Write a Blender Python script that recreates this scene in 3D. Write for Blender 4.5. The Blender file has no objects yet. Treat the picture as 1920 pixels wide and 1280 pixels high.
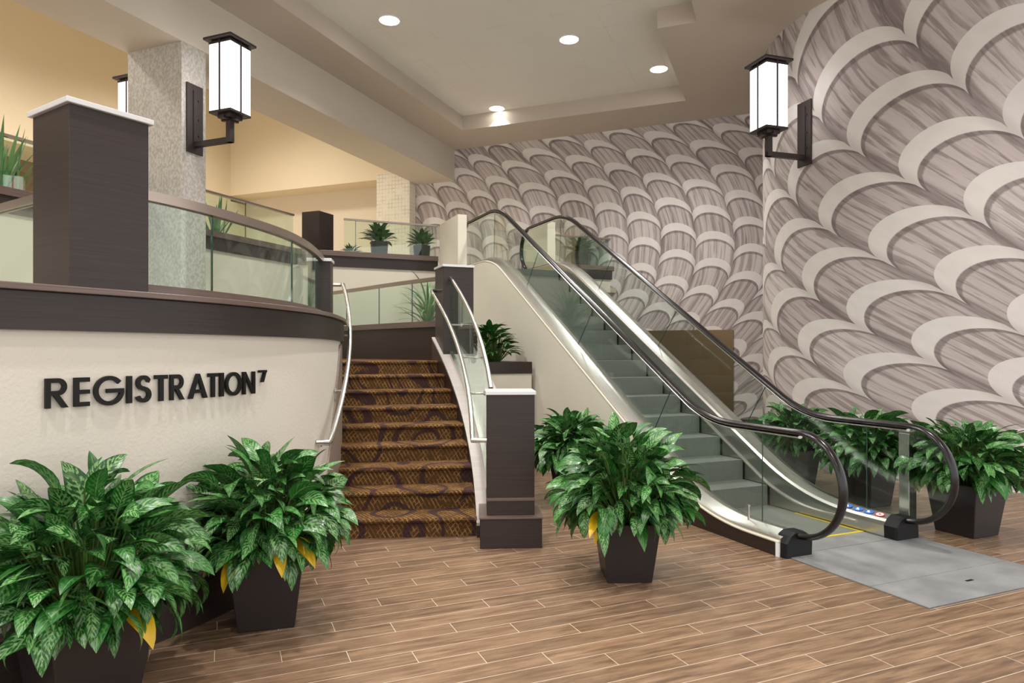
import bpy, math, random
from math import sin, cos, pi, radians as R, sqrt, floor
from mathutils import Vector, Matrix

SC = bpy.context.scene
COL = SC.collection
random.seed(7)

# ------------------------------------------------------------------ frames
# the building runs along S (away) and T (left); the escalator runs along E (up) and N (right)
E2 = (-sin(R(23.2)), cos(R(23.2))); N2 = (E2[1], -E2[0])
S2 = (sin(R(21.8)), cos(R(21.8))); T2 = (-S2[1], S2[0])
def EN(e, n, z=0.0): return (E2[0]*e+N2[0]*n, E2[1]*e+N2[1]*n, z)
def ST(s, t, z=0.0): return (S2[0]*s+T2[0]*t, S2[1]*s+T2[1]*t, z)
ANG_E = R(23.2)            # rotation that takes +Y to E
ANG_S = -R(21.8)           # rotation that takes +Y to S

# ------------------------------------------------------------------ objects
def tag(o, label=None, cat=None, group=None, kind=None):
    if label: o['label'] = label
    if cat: o['category'] = cat
    if group: o['group'] = group
    if kind: o['kind'] = kind
    return o
def empty(name, loc, label, cat, group=None, rz=0.0):
    o = bpy.data.objects.new(name, None); COL.objects.link(o)
    o.empty_display_size = 0.1
    o.location = loc; o.rotation_euler = (0, 0, rz)
    return tag(o, label, cat, group)

class MB:
    """collects shapes and links them as one mesh object"""
    def __init__(self): self.v = []; self.f = []; self.uv = []; self.att = []; self.mi = []; self.cm = 0
    def face(self, idx, uv=None):
        self.f.append(tuple(idx)); self.uv.append(uv); self.mi.append(self.cm)
    def add(self, pts, faces, uvs=None):
        b = len(self.v); self.v += [tuple(p) for p in pts]
        for i, f in enumerate(faces): self.face([b+k for k in f], uvs[i] if uvs else None)
        return b
    def hexa(self, bot, top):
        """bot, top: four points each, counter-clockwise seen from above"""
        self.add(list(bot)+list(top), [(3,2,1,0),(4,5,6,7),(0,1,5,4),(1,2,6,5),(2,3,7,6),(3,0,4,7)])
    def box(self, x0, y0, z0, x1, y1, z1):
        self.hexa([(x0,y0,z0),(x1,y0,z0),(x1,y1,z0),(x0,y1,z0)], [(x0,y0,z1),(x1,y0,z1),(x1,y1,z1),(x0,y1,z1)])
    def obox(self, fr, a0, b0, z0, a1, b1, z1):
        """box in a rotated frame fr(a,b,z)"""
        q = [fr(a0,b0,z0), fr(a1,b0,z0), fr(a1,b1,z0), fr(a0,b1,z0)]
        p = [fr(a0,b0,z1), fr(a1,b0,z1), fr(a1,b1,z1), fr(a0,b1,z1)]
        ax = (q[1][0]-q[0][0], q[1][1]-q[0][1]); bx = (q[3][0]-q[0][0], q[3][1]-q[0][1])
        if ax[0]*bx[1]-ax[1]*bx[0] < 0: q.reverse(); p.reverse()
        self.hexa(q, p)
    def prism(self, poly, z0, z1):
        n = len(poly); area = sum(poly[i][0]*poly[(i+1)%n][1]-poly[(i+1)%n][0]*poly[i][1] for i in range(n))
        if area < 0: poly = poly[::-1]
        pts = [(x,y,z0) for x,y in poly]+[(x,y,z1) for x,y in poly]
        fs = [tuple(range(n-1,-1,-1)), tuple(range(n,2*n))]+[(i,(i+1)%n,n+(i+1)%n,n+i) for i in range(n)]
        self.add(pts, fs)
    def sweep(self, secs, closed_ring=True, caps=True, uvs=False):
        """secs: list of rings (lists of points)"""
        m = len(secs[0]); b = len(self.v)
        for r in secs: self.v += [tuple(p) for p in r]
        for i in range(len(secs)-1):
            for j in range(m if closed_ring else m-1):
                k = (j+1) % m
                self.face((b+i*m+j, b+i*m+k, b+(i+1)*m+k, b+(i+1)*m+j))
        if caps and closed_ring:
            self.face([b+j for j in range(m-1,-1,-1)]); self.face([b+(len(secs)-1)*m+j for j in range(m)])
    def tube(self, pts, r, n=10, rb=None, up=None):
        pts = [Vector(p) for p in pts]; secs = []; prev = None
        for i, p in enumerate(pts):
            t = (pts[min(i+1,len(pts)-1)]-pts[max(i-1,0)]).normalized()
            if up is not None: a = Vector(up).cross(t)
            elif prev is not None: a = prev-t*prev.dot(t)
            else: a = t.cross(Vector((0,0,1)))
            if a.length < 1e-4: a = t.cross(Vector((1,0,0)))
            a.normalize(); prev = a.copy(); c = t.cross(a)
            ra = r[i] if isinstance(r, (list,tuple)) else r
            rr = rb if rb else ra
            secs.append([p+a*(ra*cos(2*pi*k/n))+c*(rr*sin(2*pi*k/n)) for k in range(n)])
        self.sweep(secs)
    def disc(self, c, r, n=24, up=1):
        pts = [(c[0]+r*cos(2*pi*k/n), c[1]+r*sin(2*pi*k/n), c[2]) for k in range(n)]
        self.add(pts, [tuple(range(n)) if up > 0 else tuple(range(n-1,-1,-1))])
    def lathe(self, prof, n=28, c=(0,0,0)):
        secs = [[(c[0]+r*cos(2*pi*k/n), c[1]+r*sin(2*pi*k/n), c[2]+z) for k in range(n)] for r, z in prof]
        self.sweep(secs)
    def build(self, name, mat, parent=None, smooth=False, bevel=0.0, angle=40, label=None):
        me = bpy.data.meshes.new(name)
        me.from_pydata(self.v, [], self.f)
        mats = mat if isinstance(mat, (list,tuple)) else [mat]
        for m in mats: me.materials.append(m)
        if len(mats) > 1: me.polygons.foreach_set('material_index', self.mi)
        if any(u is not None for u in self.uv):
            L = me.uv_layers.new(name='UVMap').data; k = 0
            for f, u in zip(self.f, self.uv):
                for j in range(len(f)):
                    if u is not None: L[k].uv = u[j]
                    k += 1
        if self.att:
            a = me.attributes.new('leaf_tone', 'FLOAT', 'POINT'); a.data.foreach_set('value', self.att)
        if smooth:
            me.polygons.foreach_set('use_smooth', [True]*len(me.polygons))
            me.set_sharp_from_angle(angle=R(angle))
        me.update()
        o = bpy.data.objects.new(name, me); COL.objects.link(o)
        if parent is not None: o.parent = parent
        if bevel > 0:
            md = o.modifiers.new('Bevel', 'BEVEL'); md.width = bevel; md.segments = 2; md.limit_method = 'ANGLE'; md.angle_limit = R(50)
        if label: o['label'] = label
        return o
def struct(name, mb, mat, **k):
    o = mb.build(name, mat, **k); o['kind'] = 'structure'; return o

# ------------------------------------------------------------------ node helper
class X:
    nt = None
    def __init__(self, s): self.s = s
    @staticmethod
    def m(op, a, b=None, c=None):
        n = X.nt.nodes.new('ShaderNodeMath'); n.operation = op
        for i, q in enumerate((a, b, c)):
            if q is None: continue
            if isinstance(q, X): X.nt.links.new(q.s, n.inputs[i])
            else: n.inputs[i].default_value = float(q)
        return X(n.outputs[0])
    def __add__(s, o): return X.m('ADD', s, o)
    __radd__ = __add__
    def __mul__(s, o): return X.m('MULTIPLY', s, o)
    __rmul__ = __mul__
    def __sub__(s, o): return X.m('SUBTRACT', s, o)
    def __rsub__(s, o): return X.m('SUBTRACT', o, s)
    def __truediv__(s, o): return X.m('DIVIDE', s, o)
    def floor(s): return X.m('FLOOR', s)
    def fract(s): return X.m('FRACT', s)
    def abs(s): return X.m('ABSOLUTE', s)
    def pow(s, p): return X.m('POWER', s, p)
    def sqrt(s): return X.m('SQRT', s)
    def sin(s): return X.m('SINE', s)
    def gt(s, o): return X.m('GREATER_THAN', s, o)
    def lt(s, o): return X.m('LESS_THAN', s, o)
    def smooth(s, a, b):
        n = X.nt.nodes.new('ShaderNodeMapRange'); n.interpolation_type = 'SMOOTHSTEP'
        X.nt.links.new(s.s, n.inputs[0]); n.inputs[1].default_value = a; n.inputs[2].default_value = b
        n.inputs[3].default_value = 0; n.inputs[4].default_value = 1
        return X(n.outputs[0])
def xyz(a, b, c=0.0):
    n = X.nt.nodes.new('ShaderNodeCombineXYZ')
    for i, q in enumerate((a, b, c)):
        if isinstance(q, X): X.nt.links.new(q.s, n.inputs[i])
        else: n.inputs[i].default_value = float(q)
    return X(n.outputs[0])
def noise(vec, scale=5.0, detail=2.0, rough=0.5):
    n = X.nt.nodes.new('ShaderNodeTexNoise'); n.inputs['Scale'].default_value = scale
    n.inputs['Detail'].default_value = detail; n.inputs['Roughness'].default_value = rough
    if vec is not None: X.nt.links.new(vec.s, n.inputs['Vector'])
    return X(n.outputs['Fac'])
def white(vec):
    n = X.nt.nodes.new('ShaderNodeTexWhiteNoise'); n.noise_dimensions = '3D'
    X.nt.links.new(vec.s, n.inputs['Vector']); return X(n.outputs['Value'])
def mix(f, a, b):
    n = X.nt.nodes.new('ShaderNodeMix'); n.data_type = 'RGBA'
    if isinstance(f, X): X.nt.links.new(f.s, n.inputs[0])
    else: n.inputs[0].default_value = f
    for q, i in ((a, 6), (b, 7)):
        if isinstance(q, X): X.nt.links.new(q.s, n.inputs[i])
        else: n.inputs[i].default_value = (q[0], q[1], q[2], 1)
    return X(n.outputs[2])
def scale_col(c, f):
    n = X.nt.nodes.new('ShaderNodeVectorMath'); n.operation = 'SCALE'
    X.nt.links.new(c.s, n.inputs[0])
    if isinstance(f, X): X.nt.links.new(f.s, n.inputs[3])
    else: n.inputs[3].default_value = f
    return X(n.outputs[0])
def coord(kind='Object'):
    n = X.nt.nodes.new('ShaderNodeTexCoord'); return X(n.outputs[kind])
def sep(v):
    n = X.nt.nodes.new('ShaderNodeSeparateXYZ'); X.nt.links.new(v.s, n.inputs[0])
    return X(n.outputs[0]), X(n.outputs[1]), X(n.outputs[2])
def rgb(h):
    h = h.lstrip('#'); c = [int(h[i:i+2], 16)/255 for i in (0,2,4)]
    return tuple(q/12.92 if q <= .04045 else ((q+.055)/1.055)**2.4 for q in c)

def mat(name, col=(.5,.5,.5), rough=.5, metal=0.0, spec=.5, emit=None, estr=0.0, coat=0.0):
    m = bpy.data.materials.new(name); m.use_nodes = True
    b = m.node_tree.nodes['Principled BSDF']
    b.inputs['Base Color'].default_value = (*col, 1); b.inputs['Roughness'].default_value = rough
    b.inputs['Metallic'].default_value = metal; b.inputs['Specular IOR Level'].default_value = spec
    b.inputs['Coat Weight'].default_value = coat
    if emit: b.inputs['Emission Color'].default_value = (*emit, 1); b.inputs['Emission Strength'].default_value = estr
    X.nt = m.node_tree
    return m
def bsdf(m): return m.node_tree.nodes['Principled BSDF']
def setcol(m, c): m.node_tree.links.new(c.s, bsdf(m).inputs['Base Color'])
def setr(m, c): m.node_tree.links.new(c.s, bsdf(m).inputs['Roughness'])
def bump(m, h, strength=.3, dist=.01):
    n = m.node_tree.nodes.new('ShaderNodeBump'); n.inputs['Strength'].default_value = strength; n.inputs['Distance'].default_value = dist
    m.node_tree.links.new(h.s, n.inputs['Height']); m.node_tree.links.new(n.outputs[0], bsdf(m).inputs['Normal'])

# ------------------------------------------------------------------ materials
def plaster(name, col, sc=90, st=.25):
    m = mat(name, col, .85, spec=.3); v = coord()
    n = noise(v, sc, 3); n2 = noise(v, 3.0, 2)
    setcol(m, scale_col(mix(n2, col, tuple(c*.96 for c in col)), 1.0)); bump(m, n, st, .004)
    return m
def wood(name, c1, c2, rough=.42, horizontal=True):
    m = mat(name, c1, rough, spec=.4); x, y, z = sep(coord())
    if horizontal: v = xyz(x*2.0, y*2.0, z*150)
    else: v = xyz(x*90, y*90, z*2.5)
    n = noise(v, 1.0, 4, .65)
    setcol(m, mix(n.smooth(.25, .75), c1, c2)); bump(m, n, .06, .002)
    return m
M = {}
M['wood'] = wood('dark_laminate', rgb('#281f1d'), rgb('#362b28'))
M['wood_low'] = wood('brown_laminate', rgb('#291f1a'), rgb('#372b24'))
M['wood_edge'] = wood('brown_ledge_edge', rgb('#5e4e47'), rgb('#716059'), .3)
M['curb'] = wood('pale_curb_laminate', rgb('#aaa29d'), rgb('#b6aeaa'), .22)
M['skirtboard'] = wood('greyed_skirtboard', rgb('#8b7d73'), rgb('#a09288'), .4)
M['wallwhite'] = plaster('offwhite_wall', rgb('#d8d1c6'), 55, .5)
M['cream'] = plaster('cream_wall', rgb('#dfd8c8'), 90, .15)
M['lobby'] = plaster('warm_lobby_wall', rgb('#e6d8bd'), 90, .15)
M['lobby_low'] = plaster('lower_lobby_wall', rgb('#e2d6c2'), 90, .15)
M['brownroom'] = plaster('brown_lobby_wall', rgb('#8c7152'), 60, .1)
M['beam'] = plaster('beam_paint', rgb('#c9c0b2'), 90, .1)
M['soffit'] = plaster('soffit_paint', rgb('#c3b8ab'), 90, .1)
M['cap'] = mat('brushed_cap', rgb('#d6d6d8'), .35, .2)
M['steel'] = mat('brushed_steel', rgb('#cfcdc8'), .27, 1.0)
M['rail'] = mat('satin_rail', rgb('#d8d6d3'), .25, 1.0)
M['bronze_rail'] = mat('warm_satin_rail', rgb('#a89a90'), .3, .85)
M['rubber'] = mat('handrail_rubber', rgb('#151012'), .24, spec=.45)
M['black'] = mat('black_plastic', rgb('#0d0e11'), .5, spec=.3)
M['sign'] = mat('sign_black', rgb('#120f0e'), .45, spec=.25)
M['iron'] = mat('bronze_iron', rgb('#3a3232'), .42, .35)
M['pot'] = mat('pot_brown', rgb('#272121'), .35, spec=.45)
M['potgrey'] = mat('pot_charcoal', rgb('#1f2226'), .5, spec=.3)
M['soil'] = mat('soil', rgb('#1d1714'), .95)
n = noise(coord(), 60, 4); bump(M['soil'], n, 1.0, .02)
M['lamp'] = mat('lamp_glass', (.9,.9,.9), .4, emit=(1,.97,.94), estr=3.5)
M['downlight'] = mat('downlight_lens', (.9,.9,.9), .4, emit=(1,.97,.93), estr=14)
M['trimwhite'] = mat('downlight_trim', rgb('#e4e0d8'), .5)
M['yellow'] = mat('yellow_paint', rgb('#d9c31f'), .5)
M['blue'] = mat('sticker_blue', rgb('#2b6fd0'), .5)
M['red'] = mat('sticker_red', rgb('#d23b45'), .5)
M['white'] = mat('sticker_white', rgb('#eef0f2'), .5)
M['flag'] = mat('dark_stem', rgb('#2a2119'), .6)

def glass(name, tint, refl=1.0, rough=0.0):
    m = bpy.data.materials.new(name); m.use_nodes = True; nt = m.node_tree; nt.nodes.clear()
    o = nt.nodes.new('ShaderNodeOutputMaterial'); t = nt.nodes.new('ShaderNodeBsdfTransparent'); g = nt.nodes.new('ShaderNodeBsdfGlossy')
    f = nt.nodes.new('ShaderNodeFresnel'); gm = nt.nodes.new('ShaderNodeNewGeometry'); mr = nt.nodes.new('ShaderNodeMapRange')
    mr.inputs[3].default_value = 1.45; mr.inputs[4].default_value = 1/1.45          # same reflectance from either face
    nt.links.new(gm.outputs['Backfacing'], mr.inputs[0]); nt.links.new(mr.outputs[0], f.inputs['IOR']); mx = nt.nodes.new('ShaderNodeMixShader')
    t.inputs[0].default_value = (*tint, 1); g.inputs[0].default_value = (.92*refl, .97*refl, .95*refl, 1); g.inputs['Roughness'].default_value = rough
    nt.links.new(f.outputs[0], mx.inputs[0]); nt.links.new(t.outputs[0], mx.inputs[1]); nt.links.new(g.outputs[0], mx.inputs[2]); nt.links.new(mx.outputs[0], o.inputs[0])
    return m
M['glass'] = glass('green_glass', (.90, .965, .93))
M['escglass'] = glass('balustrade_glass', (.91, .95, .935))
M['seam'] = mat('glass_edge', rgb('#24423a'), .25)

# floor: wood-look plank tiles, long side along N
m = M['floor'] = mat('plank_tile', rough=.3, spec=.35)
g = sep(coord()); ca, sa = cos(R(23.2)), sin(R(23.2))
fu = g[0]*ca+g[1]*sa; fw = g[1]*ca-g[0]*sa          # along N, along E
PW, PL = .138, .92
row = (fw/PW).floor(); off = (row*.3333).fract()*PL+white(xyz(row, 3.0))*.03
pu = (fu+off)/PL; pi_ = pu.floor()
du = (pu-pi_); dw = (fw/PW-row)
gu = X.m('MINIMUM', du, 1.0-du)*PL; gw = X.m('MINIMUM', dw, 1.0-dw)*PW
grout = X.m('MINIMUM', gu, gw).smooth(.0011, .0024)
rnd = white(xyz(pi_, row, 1.0)); rnd2 = white(xyz(pi_, row, 9.0))
gr = noise(xyz(fu*1.6+rnd*37, fw*16+rnd2*53, 0.0), 1.6, 6, .68)
bl = noise(xyz(fu*2.2+rnd*17, fw*4, 2.0), 1.3, 3)
c = mix(gr.smooth(.3, .72), rgb('#5f4a3a'), rgb('#997d63'))
c = mix(bl.smooth(.35, .75)*.55, c, rgb('#7f644d'))
c = scale_col(c, rnd*.26+.84)
setcol(m, mix(grout, rgb('#cdbfa9'), c)); setr(m, gr*.16+.24); bump(m, grout*.8+gr*.12, .25, .003)

# upper ceiling: matt white with faint tile seams
m = M['ceiling'] = mat('acoustic_ceiling', rgb('#cfc9bb'), .9, spec=.2)
v = coord(); n = noise(v, 1.2, 3); n2 = noise(v, 160, 2)
g = sep(v); cu = g[0]*S2[0]+g[1]*S2[1]; cv = g[0]*T2[0]+g[1]*T2[1]
su = ((cu/.62).fract()-.5).abs().gt(.496); sv = ((cv/.62).fract()-.5).abs().gt(.496)
seam = X.m('MAXIMUM', su, sv)*noise(v, 1.7, 1).smooth(.5, .62)
setcol(m, mix(seam*.35, mix(n, rgb('#e8e6df'), rgb('#dedbd3')), rgb('#948c7e'))); bump(m, n2, .2, .003)

# mottled metallic wallcovering on the near column, woven cream grid on the far one
m = M['mottle'] = mat('mottled_wallcovering', rough=.45, metal=.25)
g = sep(coord()); n = noise(xyz(g[0]*22, g[1]*22, g[2]*15), 1.6, 3, .6)
setcol(m, mix(n.smooth(.38, .62), rgb('#aca69e'), rgb('#c4c1bb'))); setr(m, n*.3+.35)
m = M['weave'] = mat('woven_wallcovering', rough=.7)
g = sep(coord()); fx = g[0]*T2[0]+g[1]*T2[1]
a1 = ((fx/.085).fract()-.5).abs().smooth(.3, .5); a2 = ((g[2]/.085).fract()-.5).abs().smooth(.3, .5)
setcol(m, mix(X.m('MAXIMUM', a1, a2)*noise(coord(), 5, 2).smooth(.3, .7), rgb('#e4ddcc'), rgb('#c3bba8')))

# bronze doorway panel
m = M['bronze'] = mat('bronze_panel', rough=.32, metal=.75)
n = noise(coord(), .9, 2); setcol(m, mix(n, rgb('#80694a'), rgb('#57493a')))

# the printed mural: ranks of bundled reeds tied by pale bands
def mural(name, W, Hs, k, z0, tilt, sag, band, stag, seed, sticks):
    m = mat(name, rough=.7, spec=.25)
    u, v, _ = sep(coord('UV'))
    wob = noise(xyz(u, v, seed), .55, 1)
    ct, st_ = cos(R(tilt)), sin(R(tilt))
    if tilt: dz = 6.0-v; cc = (u-dz*.38-dz*dz*.16+wob*.3)/W; al = (v-u*.80)*.80
    else: cc = (u+(v-z0)*(v-z0)*k+wob*.35)/W; al = v
    ci = cc.floor(); a = (cc-ci)*2.0-1.0; a2 = a*a
    r1 = white(xyz(ci, seed, 0.0))
    arch = sag*(1.0-X.m('MAXIMUM', 1.0-a2*.97, .0).sqrt())
    skew = a*.06*W
    yy = (al+arch+skew+ci*(stag*Hs)+r1*(.16*Hs))/Hs
    si = yy.floor(); q = yy-si
    r2 = white(xyz(ci, si, seed+1.0))
    fib = noise(xyz(a*5.5+ci*7.3+r2*11, al*.8+si*3.1, ci*1.7), 1.0, 3, .6)
    fine = noise(xyz(a*21.0+ci*5.1, al*2.2, si*2.0), 1.0, 2, .6)
    saw = (a*sticks+fib*2.4+r2*3.0).fract(); stick = saw.smooth(.0, .55)*(1.0-saw.smooth(.86, 1.0))
    f = (fib*.45+fine*.25+stick*.24).smooth(.28, .66)
    dark = mix(r2, rgb('#8b7f7d'), rgb('#a59a97')); lite = mix(r2, rgb('#bdb2b0'), rgb('#d0c8c5'))
    c = mix(f, dark, lite)
    c = mix(a.abs().smooth(.72, 1.0)*.6, c, rgb('#6b5f5e'))                      # gap between bundles
    under = (band-.075-q).smooth(-.02, .2)                                        # below the band lip
    rag = fine*.05
    lip = (q+rag).smooth(band-.085, band-.05)
    c = mix(lip*.62, c, rgb('#655a59'))
    b = mix(noise(xyz(a*3, yy*3, ci), 1.0, 2), rgb('#d3cdca'), rgb('#e3deda'))
    b = mix((q-band).smooth(.10, .0)*.0+a.abs().smooth(.7, 1.0)*.4, b, rgb('#a9a09d'))
    isb = (q+rag*.2).smooth(band-.012, band+.012)
    c = mix(isb, c, b)
    setcol(m, c); bump(m, noise(xyz(u, v, 0.0), 60, 3), .12, .003)
    return m
M['mural_back'] = mural('mural_reeds_small', .66, .52, .22, 3.7, 0.0, .26, .71, .5, 3.0, 2.5)
M['mural_right'] = mural('mural_reeds_large', 1.5, .82, .0, 0.0, 44.0, .50, .70, .35, 8.0, 3.0)

# carpet
m = M['carpet'] = mat('stair_carpet', rough=.95, spec=.1)
u, v, _ = sep(coord('UV'))
w_ = noise(xyz(u, v, 2.0), 9, 2)*2.2; w2_ = noise(xyz(u, v, 7.0), 16, 2); h1 = ((u*1.0+v*.55)*165+w_).sin().smooth(.3, 1.0)*w2_.smooth(.3, .6); h2 = ((u*1.0-v*.9)*130+w_*1.7).sin().smooth(.6, 1.0)*noise(xyz(u, v, 5.0), 12, 2).smooth(.42, .62)
fz = noise(xyz(u, v, 0.0), 130, 2); pz = noise(xyz(u, v, 4.0), 7, 2)
c = mix(X.m('MAXIMUM', h1, h2)*pz.smooth(.2, .62)*.85, rgb('#533b27'), rgb('#b08850'))
c = mix(fz.smooth(.45, .75)*.5, c, rgb('#775531'))
sw = (noise(xyz(u, v*.8, 11.0), 2.0, .3)*5.5).fract()-.5
c = mix((1.0-sw.abs().smooth(.08, .13))*.85, c, rgb('#3d2b30'))
setcol(m, c); bump(m, fz, .8, .006)

M['runner'] = mat('landing_carpet', rgb('#5a4028'), .95, spec=.1)
# steel floor plate with fine ribs
m = M['plate'] = mat('ribbed_plate', rgb('#8f9091'), .45, .35)
g = sep(coord()); a1 = ((g[0]*N2[0]+g[1]*N2[1])*620).sin(); a2 = ((g[0]*E2[0]+g[1]*E2[1])*620).sin()
n = noise(coord(), 3, 4)
setcol(m, mix(n.smooth(.3,.7), rgb('#87888a'), rgb('#a0a1a2'))); bump(m, a1*a2, .35, .002)
# step tread
m = M['step'] = mat('escalator_step', rgb('#777b74'), .5, .2)
g = sep(coord()); a1 = ((g[0]*N2[0]+g[1]*N2[1])*560).sin()
bump(m, a1, .5, .004)

def leafmat(name, dark, lite, pale, amount, yellow=True):
    m = mat(name, dark, .36, spec=.45, coat=.04)
    n = X.nt.nodes.new('ShaderNodeAttribute'); n.attribute_name = 'leaf_tone'; t = X(n.outputs['Fac'])
    u, v, _ = sep(coord('UV')); d = (u-.5).abs()*2.0
    vein = ((v*9.0-d*2.2)*2*pi+noise(xyz(u*3, v*3, t*40), 1.5, 2)*5.0).sin()
    blot = noise(xyz(u*3.5, v*5.5, t*60), 1.6, 3)
    patch = X.m('MAXIMUM', vein.smooth(-.1, .7)*blot.smooth(.32, .5), blot.smooth(.52, .62)*.8)*(1.0-d.smooth(.7, .98))
    c = mix(white(xyz(t, 1.0, 2.0)), dark, lite)
    c = mix(patch*amount*t.smooth(-.2, .6), c, pale)
    c = mix((d.lt(.05))*.35, c, pale)
    if yellow: c = mix(t.gt(.985), c, rgb('#c9a51c'))
    setcol(m, c)
    return m
M['leaf'] = leafmat('variegated_leaf', rgb('#0a3a11'), rgb('#1d651c'), rgb('#9ac682'), .56)
M['leaf_plain'] = leafmat('plain_leaf', rgb('#17451a'), rgb('#34742a'), rgb('#7da868'), .2, False)
M['blade'] = leafmat('blade_leaf', rgb('#3c6a3c'), rgb('#73a063'), rgb('#9cbd8c'), .25, False)
M['stem'] = mat('leaf_stalk', rgb('#4c6a2c'), .6)

# ------------------------------------------------------------------ paths
CX, CY = -10.16, 4.9                                   # centre the stair winds about
def CIRC(r, deg, z=0.0): return (CX+r*cos(R(deg)), CY+r*sin(R(deg)), z)
def catmull(P, n=8):
    out = []
    for i in range(len(P)-1):
        p0 = P[max(i-1,0)]; p1 = P[i]; p2 = P[i+1]; p3 = P[min(i+2,len(P)-1)]
        for k in range(n):
            t = k/n
            out.append(tuple(.5*((2*p1[d])+(-p0[d]+p2[d])*t+(2*p0[d]-5*p1[d]+4*p2[d]-p3[d])*t*t+(-p0[d]+3*p1[d]-3*p2[d]+p3[d])*t**3) for d in range(len(p1))))
    out.append(tuple(P[-1])); return out
def offset2(P, d):
    """positive d: to the right of travel"""
    out = []
    for i in range(len(P)):
        a = P[max(i-1,0)]; b = P[min(i+1,len(P)-1)]; tx, ty = b[0]-a[0], b[1]-a[1]; l = sqrt(tx*tx+ty*ty) or 1
        out.append((P[i][0]+ty/l*d, P[i][1]-tx/l*d))
    return out
R_LEFT = 8.66
ctl = [(-3.95,.55),(-3.42,1.3),(-2.86,2.15),(-2.32,3.0),(-1.965,3.6),(-1.755,4.05),(-1.60,4.6),(-1.525,5.05)]
ctl += [CIRC(R_LEFT, d)[:2] for d in (4, 7, 10, 13, 15.6)]
WALL = catmull(ctl, 8)                                  # face of the drum wall, left to right
def arclen(P):
    L = [0.0]
    for i in range(1, len(P)): L.append(L[-1]+sqrt((P[i][0]-P[i-1][0])**2+(P[i][1]-P[i-1][1])**2))
    return L
WL = arclen(WALL)
def along(P, L, s):
    s = max(0, min(L[-1], s)); i = 1
    while i < len(L)-1 and L[i] < s: i += 1
    f = (s-L[i-1])/((L[i]-L[i-1]) or 1)
    return (P[i-1][0]+(P[i][0]-P[i-1][0])*f, P[i-1][1]+(P[i][1]-P[i-1][1])*f)
def ribbon(mb, P, d0, d1, z0, z1, zt=None):
    """solid strip following P between offsets d0 < d1 and heights z0 < z1 (numbers or functions of index)"""
    A = offset2(P, d0); B = offset2(P, d1)
    f0 = z0 if callable(z0) else (lambda i: z0); f1 = z1 if callable(z1) else (lambda i: z1)
    mb.sweep([[(A[i][0],A[i][1],f0(i)),(A[i][0],A[i][1],f1(i)),(B[i][0],B[i][1],f1(i)),(B[i][0],B[i][1],f0(i))] for i in range(len(P))])
def sub_path(P, s0, s1, n=None):
    L = arclen(P); n = n or max(2, int((s1-s0)/.08))
    return [along(P, L, s0+(s1-s0)*i/n) for i in range(n+1)]

# ================================================================== THE SETTING
mb = MB(); mb.box(-16, -5, -.1, 12, 24, 0); struct('floor', mb, M['floor'])

# soffit with the stepped coffer, upper ceiling
ZS, ZU = 6.07, 6.36
mb = MB()
mb.obox(ST, 12.58, -8, ZS, 13.9, 6.9, ZU+.3)             # along the back wall
mb.obox(ST, -5, 6.12, ZS, 12.58, 6.9, ZU+.3)             # along the beam
mb.obox(ST, 9.63, -8, ZS, 12.58, 1.66, ZU+.3)            # right side, wide part
mb.obox(ST, -5, -8, ZS, 9.63, 1.12, ZU+.3)               # right side, narrow part
struct('trim_1', mb, M['soffit'], label='beige stepped soffit round the recessed ceiling')
mb = MB(); mb.obox(ST, -5, 1.1, ZU, 12.6, 6.14, ZU+.1); struct('ceiling', mb, M['ceiling'])
# deep beam
mb = MB(); mb.obox(ST, -5, 6.88, 5.37, 13.73, 7.81, 8.3); struct('trim_2', mb, M['beam'], label='deep beige ceiling beam on columns')

# mural walls
mb = MB()
def wallquad(mb, pts, z0, z1):
    s = 0.0
    for i in range(len(pts)-1):
        a, b = pts[i], pts[i+1]; l = sqrt((b[0]-a[0])**2+(b[1]-a[1])**2)
        mb.add([(a[0],a[1],z0),(b[0],b[1],z0),(b[0],b[1],z1),(a[0],a[1],z1)], [(0,1,2,3)], [[(s,z0),(s+l,z0),(s+l,z1),(s,z1)]])
        s += l
SB = 13.73
wallquad(mb, [ST(SB, 8.7)[:2], ST(SB, -3.5)[:2]], 0, 8)
struct('wall_back', mb, M['mural_back'], label='wall printed with a woven reed mural, behind the escalator')
mb = MB(); RC = (6.3, 9.9); RR = 2.5
ring = [(RC[0]+RR*cos(R(a)), RC[1]+RR*sin(R(a))) for a in range(120, 331, 3)]
wallquad(mb, ring, 0, 6.2)
struct('wall_right', mb, M['mural_right'], smooth=True, label='rounded wall printed with a large woven reed mural')
mb = MB(); mb.obox(ST, SB-.025, .2, 0, SB, .92, .26); mb.obox(ST, SB-.025, 2.62, 0, SB, 9.0, .26); struct('baseboard_back', mb, M['wood_low'])
# doorway in the back wall closed by a bronze panel
mb = MB(); mb.obox(ST, SB-.03, .92, 0, SB+.01, 2.61, 1.97); struct('door_1', mb, M['bronze'], label='plain bronze panel closing the doorway in the mural wall')

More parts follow.
